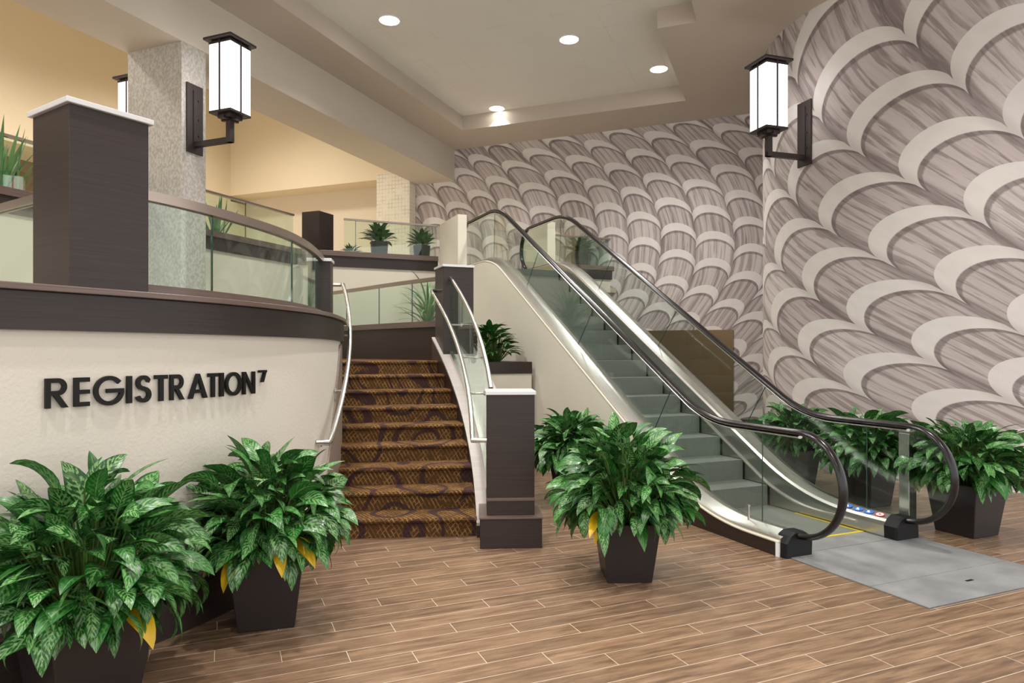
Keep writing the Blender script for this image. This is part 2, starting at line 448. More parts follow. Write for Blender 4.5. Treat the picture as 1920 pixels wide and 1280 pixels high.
# upper lobby beyond the beam
ZF = 2.87
mb = MB(); lob = [EN(12.10,1.2)[:2], EN(12.10,7.56)[:2], ST(SB,3.2)[:2], ST(SB,8.8)[:2], ST(15.0,8.8)[:2], ST(15.0,15)[:2], ST(-5,15)[:2], ST(-5,7.72)[:2]]
mb.prism(lob, ZF-.12, ZF); struct('floor_upper', mb, M['lobby_low'])
mb = MB(); mb.obox(ST, 13.9, 8.75, 5.64, 15.0, 14.6, 8.3); struct('wall_lobby_back', mb, M['lobby'])
mb = MB(); mb.obox(ST, 14.5, 8.8, ZF, 14.7, 14.6, 5.64); struct('wall_lobby_back_lower', mb, M['lobby_low'])
mb = MB(); mb.obox(ST, -5, 13.52, 5.5, 13.9, 15.2, 8.3); struct('wall_lobby_left', mb, M['lobby'])
mb = MB(); mb.obox(ST, -5, 14.6, ZF, 11.0, 14.8, 5.5); struct('wall_lobby_left_lower', mb, M['brownroom'])
mb = MB(); mb.obox(ST, 11.0, 13.52, ZF, 14.5, 14.8, 5.5); struct('wall_lobby_corner', mb, M['lobby'])
mb = MB(); mb.obox(ST, SB+.02, 8.72, ZF, 14.5, 8.8, 8.3); struct('wall_lobby_right', mb, M['lobby'])
mb = MB(); mb.obox(ST, -5, 7.7, 8.3, 15.0, 15.2, 8.4); struct('ceiling_lobby', mb, M['lobby_low'])

# wall under the upper floor, with dark fascia and curb
mb = MB()
mb.obox(EN, 12.06, 1.16, 0, 12.099, 7.5, 3.02)
struct('wall_under_landing', mb, M['cream'])
mb = MB(); mb.obox(ST, -5, 7.685, 0, 9.38, 7.715, 3.02); struct('wall_under_gallery', mb, M['cream'])

def column(name, label, s0, t0, s1, t1, z0, z1, m):
    mb = MB(); mb.obox(ST, s0, t0, z0, s1, t1, z1)
    return tag(mb.build(name, m, bevel=.004), label, 'column')
column('column', 'square column in mottled silver wallcovering, carrying the near lamp', 6.28, 6.885, 6.66, 7.805, 0, 5.37, M['mottle'])
mb = MB(); mb.obox(ST, 6.66, 7.61, 0, 7.15, 7.805, 5.37); struct('wall_column_return', mb, M['mottle'])
column('column', 'slim pilaster in cream woven wallcovering at far end of the beam', 13.45, 7.87, SB-.01, 8.74, ZF, 5.64, M['weave'])
mb = MB(); mb.obox(ST, SB-.01, 7.87, 5.64, SB+.3, 8.74, 8.3); struct('wall_lobby_pier', mb, M['lobby'])

# curbs of the upper floor
def curb_piece(name, label, fr, a0, b0, a1, b1, cap_out):
    t = empty(name, fr((a0+a1)/2, (b0+b1)/2, ZF-.1), label, 'parapet')
    o = Vector(t.location)
    def loc(a, b, z): p = fr(a, b, z); return (p[0]-o.x, p[1]-o.y, p[2]-o.z)
    mb = MB(); mb.obox(loc, a0, b0, 3.02, a1, b1, 3.20); mb.build('fascia', M['wood'], t)
    mb = MB(); mb.obox(loc, a0-cap_out[0], b0-cap_out[1], 3.20, a1+cap_out[2], b1+cap_out[3], 3.29); mb.build('ledge_cap', M['wood_edge'], t, bevel=.004)
    return t
curb_piece('parapet_curb', 'dark fascia with grey ledge along the landing left of the escalator', EN, 12.03, 1.17, 12.2, 3.68, (.03,0,.3,0))
curb_piece('parapet_curb', 'dark fascia with grey ledge right of the escalator top, against mural', EN, 12.03, 5.56, 12.2, 7.48, (.03,0,.3,0))
curb_piece('parapet_curb', 'dark fascia with ledge along the gallery behind the near column', ST, -4.5, 7.65, 9.36, 7.86, (0,.03,0,.3))
mb = MB(); mb.obox(EN, 12.0, 3.9, ZF-.3, 12.055, 5.34, ZF); tag(mb.build('landing_edge', M['wood_low']), 'dark edge board under the top landing of the escalator', 'edge board')

# corner post of the upper landing
def post(name, label, loc, rz, w, d, h, z0=0.0, capm='cap', over=.012, capz=.03, m='wood', cat='post', group=None):
    t = empty(name, loc, label, cat, group, rz)
    mb = MB(); mb.box(-w/2, -d/2, z0, w/2, d/2, h); mb.build('post_body', M[m], t, bevel=.003)
    if capm:
        mb = MB(); mb.box(-w/2-over, -d/2-over, h, w/2+over, d/2+over, h+capz); mb.build('post_cap', M[capm], t, bevel=.004)
    return t
p = EN(12.27, 1.62, 0)
t = post('corner_post', 'dark square post at the corner of the upper landing', (p[0]-.03, p[1]-.05, 3.29), ANG_S, .36, .40, .66, 0, None)

# glass guards
def guard(name, label, P, z0, z1, joints, cat='guard rail', rail_h=.045, rail_w=.055, shoe=True, railm='bronze_rail', group=None, zr=None):
    """P: plan path; panels split at arc-length fractions"""
    L = arclen(P); o = Vector((*along(P, L, L[-1]/2), z0))
    t = empty(name, o, label, cat, group)
    Q = [(x-o.x, y-o.y) for x, y in P]
    cuts = [0]+list(joints)+[1]
    for i in range(len(cuts)-1):
        seg = sub_path(Q, cuts[i]*L[-1]+.004, cuts[i+1]*L[-1]-.004)
        mb = MB(); ribbon(mb, seg, -.006, .006, .0 if not shoe else .055, z1-z0-rail_h)
        g = mb.build('glass_panel', M['glass'], t, smooth=True)
        if i > 0:
            e = sub_path(Q, cuts[i]*L[-1]-.003, cuts[i]*L[-1]+.003, 2)
            mb = MB(); ribbon(mb, e, -.006, .006, .055 if shoe else 0, z1-z0-rail_h); mb.build('glass_joint', M['seam'], g)
    mb = MB(); ribbon(mb, Q, -rail_w/2, rail_w/2, z1-z0-rail_h, z1-z0); mb.build('top_rail', M[railm], t, smooth=True)
    if shoe:
        mb = MB(); ribbon(mb, Q, -.035, .035, 0, .06); mb.build('base_shoe', M['wood_edge'], t, smooth=True)
    return t
guard('glass_guard', 'glass guard with thin rail behind two small potted plants, left of escalator', [EN(12.08,1.99)[:2], EN(12.08,3.68)[:2]], 3.29, 3.87, [.12], rail_h=.03, shoe=False)
guard('glass_guard', 'glass guard with thin rail right of the escalator top', [EN(12.08,5.56)[:2], EN(12.08,7.48)[:2]], 3.29, 3.87, [.5], rail_h=.03, shoe=False)
guard('glass_guard', 'glass guard with rail along the upper gallery, behind the near column', [ST(-4.4,7.72)[:2], ST(9.34,7.72)[:2]], 3.29, 3.87, [.62,.83,.92], rail_h=.03, shoe=False)

# piers either side of the escalator head
for nm, lb, n0, n1 in (('wing_wall', 'short cream wing wall left of the escalator top', 3.70, 3.86), ('wing_wall', 'short cream wing wall right of the escalator top', 5.38, 5.54)):
    mb = MB(); mb.obox(EN, 10.95, n0, 0 if n0 < 5 else ZF-.1, 12.0, n1, 3.87); tag(mb.build(nm, M['cream'], bevel=.004), lb, 'wall')

# ================================================================== THE DRUM (registration platform)
WP = Vector((-2.4, 4.6, 0))
t = empty('drum_wall', WP, 'curved white wall carrying the black lettering, with dark fascia and ledge', 'curved wall')
LW = [(x-WP.x, y-WP.y) for x, y in WALL]
def wuv(P, z0, z1):
    mb = MB(); ribbon(mb, P, -.15, 0, z0, z1); return mb
wuv(LW, 0, 1.655).build('wall_face', M['wallwhite'], t, smooth=True)
mb = MB(); ribbon(mb, sub_path(LW, 0, 5.35), 0, .055, 0, .275); b = mb.build('baseboard', M['wood'], t, smooth=True)
mb = MB(); ribbon(mb, sub_path(LW, 0, 5.35), 0, .068, .275, .29); mb.build('baseboard_cap', M['wood_edge'], b, smooth=True)
mb = MB(); ribbon(mb, LW, -.15, .035, 1.65, 1.826); mb.build('fascia', M['wood'], t, smooth=True)
mb = MB(); ribbon(mb, LW, -.55, .065, 1.83, 1.862); mb.build('ledge', M['wood_edge'], t, smooth=True, bevel=.004)
mb = MB(); ribbon(mb, LW, -.5, .02, 1.822, 1.832); mb.build('shadow_gap', M['black'], t)
# skirtboard that climbs beside the steps
sk = [CIRC(R_LEFT, d)[:2] for d in [3.2+.6*i for i in range(22)]]
SK = [(x-WP.x, y-WP.y) for x, y in sk]
mb = MB(); ribbon(mb, SK, 0, .018, 0, lambda i: min(1.62, .34+.105*i)); mb.build('skirtboard', M['skirtboard'], t, smooth=True)

# rest of the stair's inner wall, lower than the ledge, up to the landing
inner = [CIRC(R_LEFT, d)[:2] for d in [15.7+.7*i for i in range(10)]]
mb = MB(); ribbon(mb, inner, -.15, 0, 0, 1.5); struct('wall_stair_inner', mb, M['wood_low'], smooth=True)

# middle landing at the head of the stair
LAND = 1.44
lp = [CIRC(R_LEFT, d)[:2] for d in (21.2, 22.6)]
mb = MB(); poly = [CIRC(8.55,21.9)[:2], CIRC(9.9,21.3)[:2], CIRC(10.38,21.3)[:2], (-.55,9.2), (-1.25,9.6), (-2.1,10.5), (-3.2,11.8), (-5.2,9.5), (-4.3,7.2), (-2.6,7.2)]
mb.prism(poly, LAND-.1, LAND-.004); struct('floor_landing', mb, M['runner'])

# dark upstand and guard on the far side of the landing
GP = catmull([(-3.25,11.75), (-2.45,10.85), (-1.6,9.85), (-.72,8.95)], 6)
t = empty('landing_curb', (*GP[9], LAND), 'dark wooden upstand with grey-brown ledge across the head of the stairs', 'parapet')
Q = [(x-GP[9][0], y-GP[9][1]) for x, y in GP]
mb = MB(); ribbon(mb, Q, -.1, .1, 0, .44); mb.build('upstand', M['wood_low'], t, smooth=True)
mb = MB(); ribbon(mb, Q, -.16, .13, .44, .52); mb.build('ledge_cap', M['wood_edge'], t, smooth=True)
guard('glass_guard', 'green glass guard with brown rail across the head of the stairs', GP, LAND+.52, 2.56, [.22,.5,.74], shoe=False, rail_h=.05)

# guard and posts on the drum ledge
GW = offset2(WALL, -.16)
GL = arclen(GW)
s_pier = 3.52; s_end = 6.55
guard('glass_guard', 'curved green glass guard with brown rail on the ledge above lettering', sub_path(GW, s_pier, s_end), 1.862, 2.445, [.235,.56,.83], rail_h=.055, shoe=True)
a = R(33); pa = (sin(a), cos(a)); pb = (-cos(a), sin(a)); near = (-2.14, 3.3); w = .387
pc = (near[0]+(pa[0]+pb[0])*w/2, near[1]+(pa[1]+pb[1])*w/2)
post('newel_post', 'large dark wood post with thin grey cap on ledge at far left', (pc[0], pc[1], 1.862), -a, w, w, .89, 0, 'cap', .02, .028)
g0 = (near[0]+pb[0]*(w+.0)+pa[0]*.2, near[1]+pb[1]*w+pa[1]*.2)
g1 = (g0[0]+pb[0]*2.2, g0[1]+pb[1]*2.2)
guard('glass_guard', 'short glass guard with rail running back behind the large left post', [g0, g1], 1.862, 2.445, [.17], shoe=True)
pm = CIRC(8.49, 10.9)
post('newel_post', 'slim dark wood post with white cap at the right end of ledge', (pm[0], pm[1], 1.862), R(8), .205, .205, .535, 0, 'cap', .012, .03)

# lettering
STROKE = .165
def rectp(x0, y0, x1, y1): return [(x0,y0),(x1,y0),(x1,y1),(x0,y1)]
def stroke(P, th):
    out = []
    n = len(P)
    nr = []
    for i in range(n):
        a_, b_ = P[max(i-1,0)], P[min(i+1,n-1)]; tx, ty = b_[0]-a_[0], b_[1]-a_[1]; l = sqrt(tx*tx+ty*ty); nr.append((-ty/l*th/2, tx/l*th/2))
    for i in range(n-1):
        out.append([(P[i][0]-nr[i][0],P[i][1]-nr[i][1]),(P[i+1][0]-nr[i+1][0],P[i+1][1]-nr[i+1][1]),(P[i+1][0]+nr[i+1][0],P[i+1][1]+nr[i+1][1]),(P[i][0]+nr[i][0],P[i][1]+nr[i][1])])
    return out
def arcp(cx, cy, rx, ry, a0, a1, n=22): return [(cx+rx*cos(R(a0+(a1-a0)*i/n)), cy+ry*sin(R(a0+(a1-a0)*i/n))) for i in range(n+1)]
h = STROKE/2
GLY = {
 'R': [rectp(0,0,.17,1), rectp(.17,.845,.43,1), rectp(.17,.42,.43,.575)]+stroke(arcp(.42,.71,.212,.212,-90,90),.155)+[[(.25,.44),(.45,.44),(.76,0),(.56,0)]],
 'E': [rectp(0,0,.17,1), rectp(.17,.845,.53,1), rectp(.17,.43,.53,.575), rectp(.17,0,.53,.15)],
 'G': stroke(arcp(.53,.5,.455,.455,38,352,40),.15)+[rectp(.44,.42,1.055,.565)],
 'I': [rectp(0,0,.17,1)],
 'S': stroke([(.50+.0,.80)]+arcp(.30,.73,.20,.205,20,270,20)[0:]+arcp(.30,.285,.215,.222,90,-165,20),.15),
 'T': [rectp(0,.845,.54,1), rectp(.185,0,.355,.845)],
 'A': [[(0,0),(.185,0),(.53,1),(.39,1)], [(.735,0),(.92,0),(.53,1),(.39,1)], rectp(.2,.22,.72,.36)],
 'O': stroke(arcp(.5,.5,.43,.435,0,360,44),.15),
 'N': [rectp(0,0,.16,1), rectp(.66,0,.82,1), [(0,1),(.17,1),(.82,0),(.65,0)]],
 '>': [rectp(0,.80,.86,1.0), [(.28,0),(.50,0),(.86,1.0),(.62,1.0)]],
}
spans = [('R',3.178,3.278),('E',3.304,3.376),('G',3.396,3.546),('I',3.562,3.588),('S',3.608,3.694),('T',3.715,3.790),('R',3.806,3.893),('A',3.921,4.051),('T',4.059,4.132),('I',4.149,4.177),('O',4.193,4.334),('N',4.348,4.464),('>',4.508,4.588)]
WO = offset2(WALL, .008); WO2 = offset2(WALL, .024)
sp = along(WO, WL, 3.85)
t = empty('registration_sign', (sp[0], sp[1], 1.355), 'black raised letters reading REGISTRATION with an arrow on the curved white wall', 'sign')
for ch, s0, s1 in spans:
    wid = max(q[0] for g_ in GLY[ch] for q in g_); zb, hh = (1.283, .141)
    if ch == '>': zb, hh = 1.352, .078
    mb = MB()
    for g_ in GLY[ch]:
        ar = sum(g_[i][0]*g_[(i+1)%4][1]-g_[(i+1)%4][0]*g_[i][1] for i in range(4))
        if ar < 0: g_ = g_[::-1]
        back = []; front = []
        for (u_, v_) in g_:
            s = s0+(s1-s0)*u_/wid; z_ = zb+hh*v_-1.355
            b_ = along(WO, WL, s); f_ = along(WO2, WL, s)
            back.append((b_[0]-sp[0], b_[1]-sp[1], z_)); front.append((f_[0]-sp[0], f_[1]-sp[1], z_))
        mb.add(back+front, [(3,2,1,0),(4,5,6,7),(0,1,5,4),(1,2,6,5),(2,3,7,6),(3,0,4,7)])
    mb.build('arrow_mark' if ch == '>' else 'letter', M['sign'], t)
    for k in range(2):                                    # stand-off pins
        s = s0+(s1-s0)*(.15 if ch != 'I' else .5) if k == 0 else s0+(s1-s0)*.5
# ================================================================== THE STAIRS
NST = 9; RISE = .16
def th(k): return 4.92+2.03*(k-1)                         # riser k (1..9)
RI, RO = R_LEFT, 9.90
so = Vector((-.95, 6.9, 0))
t = empty('staircase', so, 'curved staircase of nine steps in brown patterned carpet', 'stairs')
run = 0.0
for k in range(1, NST+1):
    a0 = th(k); a1 = th(k+1) if k < NST else th(k)+.9
    z1 = RISE*k; zb = RISE*(k-1)
    mb = MB(); n = 12
    prof = [(a0, zb, 0.0), (a0, z1-.045, .115), (a0-.13, z1-.035, .13), (a0-.17, z1-.018, .15), (a0-.10, z1-.003, .17), (a0+.05, z1, .19), (a1, z1, .52)]
    for i in range(n):
        r0 = RI+(RO-RI)*i/n; r1 = RI+(RO-RI)*(i+1)/n
        for j in range(len(prof)-1):
            A, B = prof[j], prof[j+1]
            pts = [CIRC(r1, A[0], A[1]), CIRC(r0, A[0], A[1]), CIRC(r0, B[0], B[1]), CIRC(r1, B[0], B[1])]
            pts = [(p_[0]-so.x, p_[1]-so.y, p_[2]) for p_ in pts]
            mb.add(pts, [(1,0,3,2)], [[(r0, run+A[2]), (r1, run+A[2]), (r1, run+B[2]), (r0, run+B[2])]])
    # body under the tread
    pts = [CIRC(RI, a0+.02, 0), CIRC(RO, a0+.02, 0), CIRC(RO, a1, 0), CIRC(RI, a1, 0)]
    top = [(p_[0]-so.x, p_[1]-so.y, z1-.006) for p_ in pts]; bot = [(p_[0]-so.x, p_[1]-so.y, 0) for p_ in pts]
    mb.hexa(bot, top)
    run += .56
    mb.build('carpeted_step', M['carpet'], t, smooth=True, angle=50)

# raking curb on the right of the steps
def nose(d): return .118+.0885*(d-5.5)+.0006*max(0, d-17)**2   # rake of the curb
degs = [4.6+.6*i for i in range(31)]
CP = [CIRC(10.14, d)[:2] for d in degs]
t = empty('stair_curb', (*CP[14], 0), 'broad pale curb that climbs beside the right of the carpeted steps', 'curb')
Q = [(x_-CP[14][0], y_-CP[14][1]) for x_, y_ in CP]
mb = MB(); ribbon(mb, Q, -.24, .24, 0, lambda i: max(.03, nose(degs[i])+.06)); mb.build('curb_side', M['wood_low'], t, smooth=True)
mb = MB(); ribbon(mb, Q, -.243, .243, lambda i: max(.03, nose(degs[i])+.06), lambda i: max(.055, nose(degs[i])+.085)); mb.build('curb_top', M['curb'], t, smooth=True)

# newels of the right balustrade
nb = (-.02, 5.63)
t = empty('newel_post', (*nb, 0), 'dark wood newel with white cap on a wider plinth, foot of the stairs', 'post', None, R(3))
mb = MB(); mb.box(-.245, -.255, 0, .245, .235, .232); pl_ = mb.build('plinth', M['wood'], t, bevel=.003)
mb = MB(); mb.box(-.252, -.262, .232, .252, .242, .247); mb.build('plinth_cap', M['wood_edge'], pl_, bevel=.003)
mb = MB(); mb.box(-.19, -.19, .247, .19, .19, 1.205); mb.build('post_body', M['wood'], t, bevel=.003)
mb = MB(); mb.box(-.196, -.196, .36, .196, .196, .385); mb.build('trim_band', M['wood_edge'], t, bevel=.003)
mb = MB(); mb.box(-.202, -.202, 1.205, .202, .202, 1.235); mb.build('post_cap', M['cap'], t, bevel=.004)
nt_ = CIRC(10.13, 21.4)
post('newel_post', 'dark wood newel with white cap at the head of the stairs', (nt_[0], nt_[1], LAND+.05), R(21.4), .387, .387, 1.1, 0, 'cap', .014, .03)

# glass balustrade with top tube
def arc3(r, d0, d1, zf, n=28): return [CIRC(r, d0+(d1-d0)*i/n, zf(d0+(d1-d0)*i/n)) for i in range(n+1)]
zB = lambda d: 1.235+.0855*(d-6); zA = lambda d: .824+.0833*(d-4.06)
o = Vector(CIRC(10.03, 13, .9))
t = empty('stair_balustrade', o, 'curved glass balustrade with steel top tube on the pale stair curb', 'balustrade')
def loc3(P): return [(p_[0]-o.x, p_[1]-o.y, p_[2]-o.z) for p_ in P]
cuts = [5.75, 9.5, 14.6, 20.35]
for i in range(3):
    dd = [cuts[i]+.04+(cuts[i+1]-cuts[i]-.08)*j/12 for j in range(13)]
    P = loc3([CIRC(10.03, d, 0) for d in dd])
    mb = MB(); ribbon(mb, [(p_[0],p_[1]) for p_ in P], -.006, .006, lambda j: nose(dd[j])+.07-o.z, lambda j: zB(dd[j])-.02-o.z); mb.build('glass_panel', M['glass'], t, smooth=True)
mb = MB(); mb.tube(loc3(arc3(10.03, 5.9, 20.4, zB)), .021, 12); mb.build('top_tube', M['rail'], t, smooth=True)
dd = [5.75+14.6*j/24 for j in range(25)]; P = loc3([CIRC(10.03, d, 0) for d in dd])
mb = MB(); ribbon(mb, [(p_[0],p_[1]) for p_ in P], -.025, .025, lambda j: nose(dd[j])+.08-o.z, lambda j: nose(dd[j])+.13-o.z); mb.build('base_shoe', M['steel'], t, smooth=True)

def handrail(name, label, P, brackets, bdir):
    o = Vector(P[len(P)//2]); t = empty(name, o, label, 'handrail')
    L = lambda p_: (p_[0]-o.x, p_[1]-o.y, p_[2]-o.z)
    mb = MB(); mb.tube([L(p_) for p_ in P], .0215, 12); rt = mb.build('rail_tube', M['rail'], t, smooth=True)
    for pts in brackets:
        mb = MB(); mb.tube([L(p_) for p_ in pts], .009, 8)
        e = pts[-1]; d_ = Vector(pts[-1])-Vector(pts[-2]); d_.normalize()
        mb.tube([L(Vector(e)-d_*.012), L(Vector(e)+d_*.004)], .022, 12)
        mb.build('bracket', M['rail'], rt, smooth=True)
    return t
P = [CIRC(10.0, 4.0, zA(4.06))]+arc3(9.86, 4.06, 21.9, zA)+[CIRC(9.90, 22.1, zA(22)), CIRC(9.96, 22.2, zA(22))]
handrail('stair_handrail', 'steel tube handrail inside the right-hand glass balustrade of stairs', P,
  [[CIRC(9.86, d, zA(d)-.01), CIRC(9.9, d, zA(d)-.045), CIRC(10.02, d, zA(d)-.045)] for d in (8.6, 12.6, 17.0)], 1)
zL = lambda d: min(.85+.0805*(d-2.6), 2.35)
P = [CIRC(8.66, 2.45, .85), CIRC(8.755, 2.5, .85)]+arc3(8.755, 2.65, 21.8, zL)+[CIRC(8.755, 22.1, 2.35), CIRC(8.69, 22.15, 2.35), CIRC(8.55, 22.15, 2.35)]
handrail('stair_handrail', 'curved steel tube handrail left of the steps on the white wall', P,
  [[CIRC(8.755, d, zL(d)-.01), CIRC(8.74, d, zL(d)-.05), CIRC(8.67, d, zL(d)-.05)] for d in (2.9, 7.6, 14.0)], -1)

# raised planter between the stair curb and the escalator
PZ = 1.415
t = empty('planter_box', EN(8.9, 3.45, 0), 'cream planter box with dark band between the stairs and escalator wall', 'planter')
o = Vector(t.location)
def loc(a_, b_, z_): p_ = EN(a_, b_, z_); return (p_[0]-o.x, p_[1]-o.y, p_[2]-o.z)
mb = MB(); mb.obox(loc, 8.25, 2.95, 0, 9.9, 3.82, PZ-.155); mb.build('box_body', M['cream'], t)
mb = MB(); mb.obox(loc, 8.235, 2.95, PZ-.155, 9.9, 3.82, PZ); mb.build('dark_band', M['wood_low'], t)

# ================================================================== THE ESCALATOR
E0, NL, NR = 3.94, 4.03, 5.21
NC = (NL+NR)/2
t = empty('escalator', EN(E0, NC, 0), 'stainless escalator with glass balustrades and black handrails rising to the left', 'escalator')
eo = Vector(t.location)
def EP(e, n, z): p_ = EN(E0+e, n, z); return (p_[0]-eo.x, p_[1]-eo.y, p_[2]-eo.z)
def fillet(P, rad, n=8):
    out = [P[0]]
    for i in range(1, len(P)-1):
        a_, b_, c_ = Vector(P[i-1]), Vector(P[i]), Vector(P[i+1])
        u_ = (a_-b_).normalized(); v_ = (c_-b_).normalized(); r_ = rad[i-1]
        ang = u_.angle(v_); tl = r_/math.tan(ang/2); p0 = b_+u_*tl; bis = (u_+v_).normalized(); cen = b_+bis*(r_/sin(ang/2))
        a0 = (p0-cen); a1 = (b_+v_*tl-cen); tot = a0.angle(a1); sg = 1 if a0.x*a1.y-a0.y*a1.x > 0 else -1
        for k in range(n+1):
            q = sg*tot*k/n; out.append((cen.x+a0.x*cos(q)-a0.y*sin(q), cen.y+a0.x*sin(q)+a0.y*cos(q)))
    out.append(P[-1]); return out
def resample(P, d=.12):
    L = arclen(P); n = int(L[-1]/d); return [along(P, L, L[-1]*i/n) for i in range(n+1)]
TN = math.tan(R(30))
rail_mid = fillet([(-.06,.94), (1.02,.94), (1.02+(3.81-.94)/TN,3.81), (7.38,3.81)], [1.3, 1.5])
lower_arc = [(-.06+.39*cos(R(q)), .55+.39*sin(R(q))) for q in range(268, 90, -7)]
upper_arc = [(7.38+.385*cos(R(q)), 3.425+.385*sin(R(q))) for q in range(85, -96, -9)]
RAIL = [(-.02,.158)]+lower_arc+rail_mid+upper_arc+[(7.28,3.035)]
DECK = fillet([(.0,.185), (.92,.185), (.92+(3.07-.185)/TN,3.07), (7.5,3.07)], [2.2, 1.8], 10)
DECK = resample(DECK, .1); RAILR = resample(RAIL, .05)
def zat(P, e):
    for i in range(len(P)-1):
        if P[i][0] <= e <= P[i+1][0]: return P[i][1]+(P[i+1][1]-P[i][1])*(e-P[i][0])/((P[i+1][0]-P[i][0]) or 1)
    return P[0][1] if e < P[0][0] else P[-1][1]
for side, nc in ((-1, NL), (1, NR)):                      # side -1: outer face to the left
    def SP(e, n, z): return EP(e, nc+side*n, z)           # n > 0 outwards
    # deck
    prof = [(.135,-.085),(.135,-.05),(.118,-.04),(.03,-.002),(.012,0),(-.012,0),(-.03,-.004),(-.095,-.03),(-.115,-.05),(-.118,-.085)]
    if side > 0: prof = prof[::-1]
    mb = MB(); mb.sweep([[SP(e, n_, z_+dz) for n_, dz in prof] for e, z_ in DECK]); mb.build('balustrade_deck', M['steel'], t, smooth=True, angle=12)
    # inner skirt
    mb = MB()
    secs = []
    for e, z_ in DECK:
        zb = max(-.01, zat([(-9,.0),(1.02,0),(5.99,2.87),(99,2.87)], e)-.25) if e > .3 else .0
        ring_ = [SP(e,-.112,zb), SP(e,-.112,z_-.07), SP(e,-.09,z_-.07), SP(e,-.09,zb)]
        secs.append(ring_ if side < 0 else ring_[::-1])
    mb.sweep(secs); mb.build('skirt_panel', M['steel'], t)
    BR = fillet([(.34,.075),(1.15,.075),(1.15+2.85/TN,2.925),(6.7,2.925)],[1.6,1.6])
    mb = MB(); mb.tube([SP(e,-.124,z_) for e, z_ in BR], .013, 8); mb.build('skirt_brush', M['rail'], t, smooth=True)
    # outer cladding, brown at the foot, plastered above
    for nm, ea, eb, mt in (('foot_cladding', .0, 1.55, M['wood_low']), ('side_cladding', 1.55, 8.02, M['cream'])):
        mb = MB(); pts = [(ea, zat(DECK, ea))]+[q for q in DECK if ea < q[0] < eb]+[(eb, zat(DECK, eb))]
        secs = []
        for e, z_ in pts:
            ring_ = [SP(e,.15,0), SP(e,.15,z_-.075), SP(e,.10,z_-.075), SP(e,.10,0)]
            secs.append(ring_[::-1] if side < 0 else ring_)
        mb.sweep(secs); mb.build(nm, mt, t)
    mb = MB(); mb.tube([SP(e,.146,z_-.073) for e, z_ in DECK], .011, 8); mb.build('deck_moulding', M['cream'] if side < 0 else M['steel'], t, smooth=True)
    mb = MB(); mb.obox(lambda a_, b_, z_: SP(a_, b_, z_), .0, .138, .0, .03, .156, .115); mb.build('edge_strip', M['white'], t)
    # black newel cap
    mb = MB()
    pr = [(-.13,0),(-.135,.11),(-.095,.165),(-.05,.19),(.05,.19),(.095,.165),(.135,.11),(.14,0)]
    mb.sweep([[SP(e, n_*(1-q), z_*(1-q*.25)) for n_, z_ in pr] for e, q in ((.06,0),(-.04,.0),(-.06,.08))]); c_ = mb.build('newel_cap', M['black'], t, bevel=.004)
    # handrail and its guide
    mb = MB(); mb.tube([SP(e,0,z_) for e, z_ in RAILR], .024, 12, rb=.039, up=(N2[0],N2[1],0)); hr = mb.build('handrail', M['rubber'], t, smooth=True)
    gp = [q for q in rail_mid]
    mb = MB(); mb.tube([SP(e,0,z_-.036) for e, z_ in gp], .012, 8, rb=.024, up=(N2[0],N2[1],0)); mb.build('handrail_guide', M['steel'], hr, smooth=True)
    # glass panels
    cuts = [(-1,-1,0), (.33,.33,0), (1.52,1.85,0), (3.02,3.42,0), (4.52,4.92,0), (6.15,6.2,0), (9,9,0)]
    inner = [q for q in RAILR if q[1] > .2]
    for i in range(len(cuts)-1):
        ra, da = cuts[i][0], cuts[i][1]; rb_, db = cuts[i+1][0], cuts[i+1][1]
        # rail points of the panel, lower newel arc included in the first, upper in the last
        mid = [(max(min(e, 7.36), -.06), z_) for e, z_ in rail_mid]
        rp = []
        if i == 0: rp += [(-.06+.37*cos(R(q)), .55+.37*sin(R(q))) for q in range(262, 90, -8)]
        zz = lambda e: zat(rail_mid, e)-.02
        e_s = max(ra, -.06); e_e = min(rb_, 7.38); nn = 10
        rp += [(e_s+(e_e-e_s)*j/nn, zz(e_s+(e_e-e_s)*j/nn)) for j in range(nn+1)]
        if i == len(cuts)-2: rp += [(7.38+.365*cos(R(q)), 3.425+.365*sin(R(q))) for q in range(85, -86, -10)]
        d_s = max(da, -.02); d_e = min(db, 7.45)
        dp = [(d_s+(d_e-d_s)*j/nn, zat(DECK, d_s+(d_e-d_s)*j/nn)-.004) for j in range(nn, -1, -1)]
        poly = rp+dp; n_ = len(poly); g_ = .004
        mb = MB(); A = [SP(e,-.006,z_) for e, z_ in poly]; B = [SP(e,.006,z_) for e, z_ in poly]
        mb.add(A+B, [tuple(range(n_)), tuple(range(2*n_-1, n_-1, -1))]+[(k, n_+k, n_+(k+1)%n_, (k+1)%n_) for k in range(n_)])
        gp_ = mb.build('glass_panel', M['escglass'], t)
        if i < len(cuts)-2:
            a_ = (rb_, zz(rb_)); b_ = (db, zat(DECK, db))
            mb = MB(); mb.tube([SP(b_[0],0,b_[1]), SP(a_[0],0,a_[1])], .0045, 6); mb.build('glass_joint', M['seam'], gp_)
# steps
for k in range(0, 15):
    e0_ = 1.02+.355*k; z_ = .205*k
    mb = MB()
    if k == 0: mb.obox(EP, .28, NL+.128, -.0, e0_+.36, NR-.128, .006)
    else: mb.obox(EP, e0_, NL+.128, z_-.215, e0_+.40, NR-.128, z_)
    mb.build('step', M['step'], t)
mb = MB(); mb.obox(EP, 6.3, NL+.128, 2.80, 8.05, NR-.128, 2.872); mb.build('upper_plate', M['plate'], t)
# yellow demarcation
mb = MB(); mb.obox(EP, .255, NL+.128, .004, .275, NR-.13, .011); mb.build('comb_edge', M['yellow'], t)
for n_ in (NL+.13, NR-.155):
    mb = MB(); mb.obox(EP, .28, n_, .006, 1.0, n_+.022, .009); mb.build('side_stripe', M['yellow'], t)
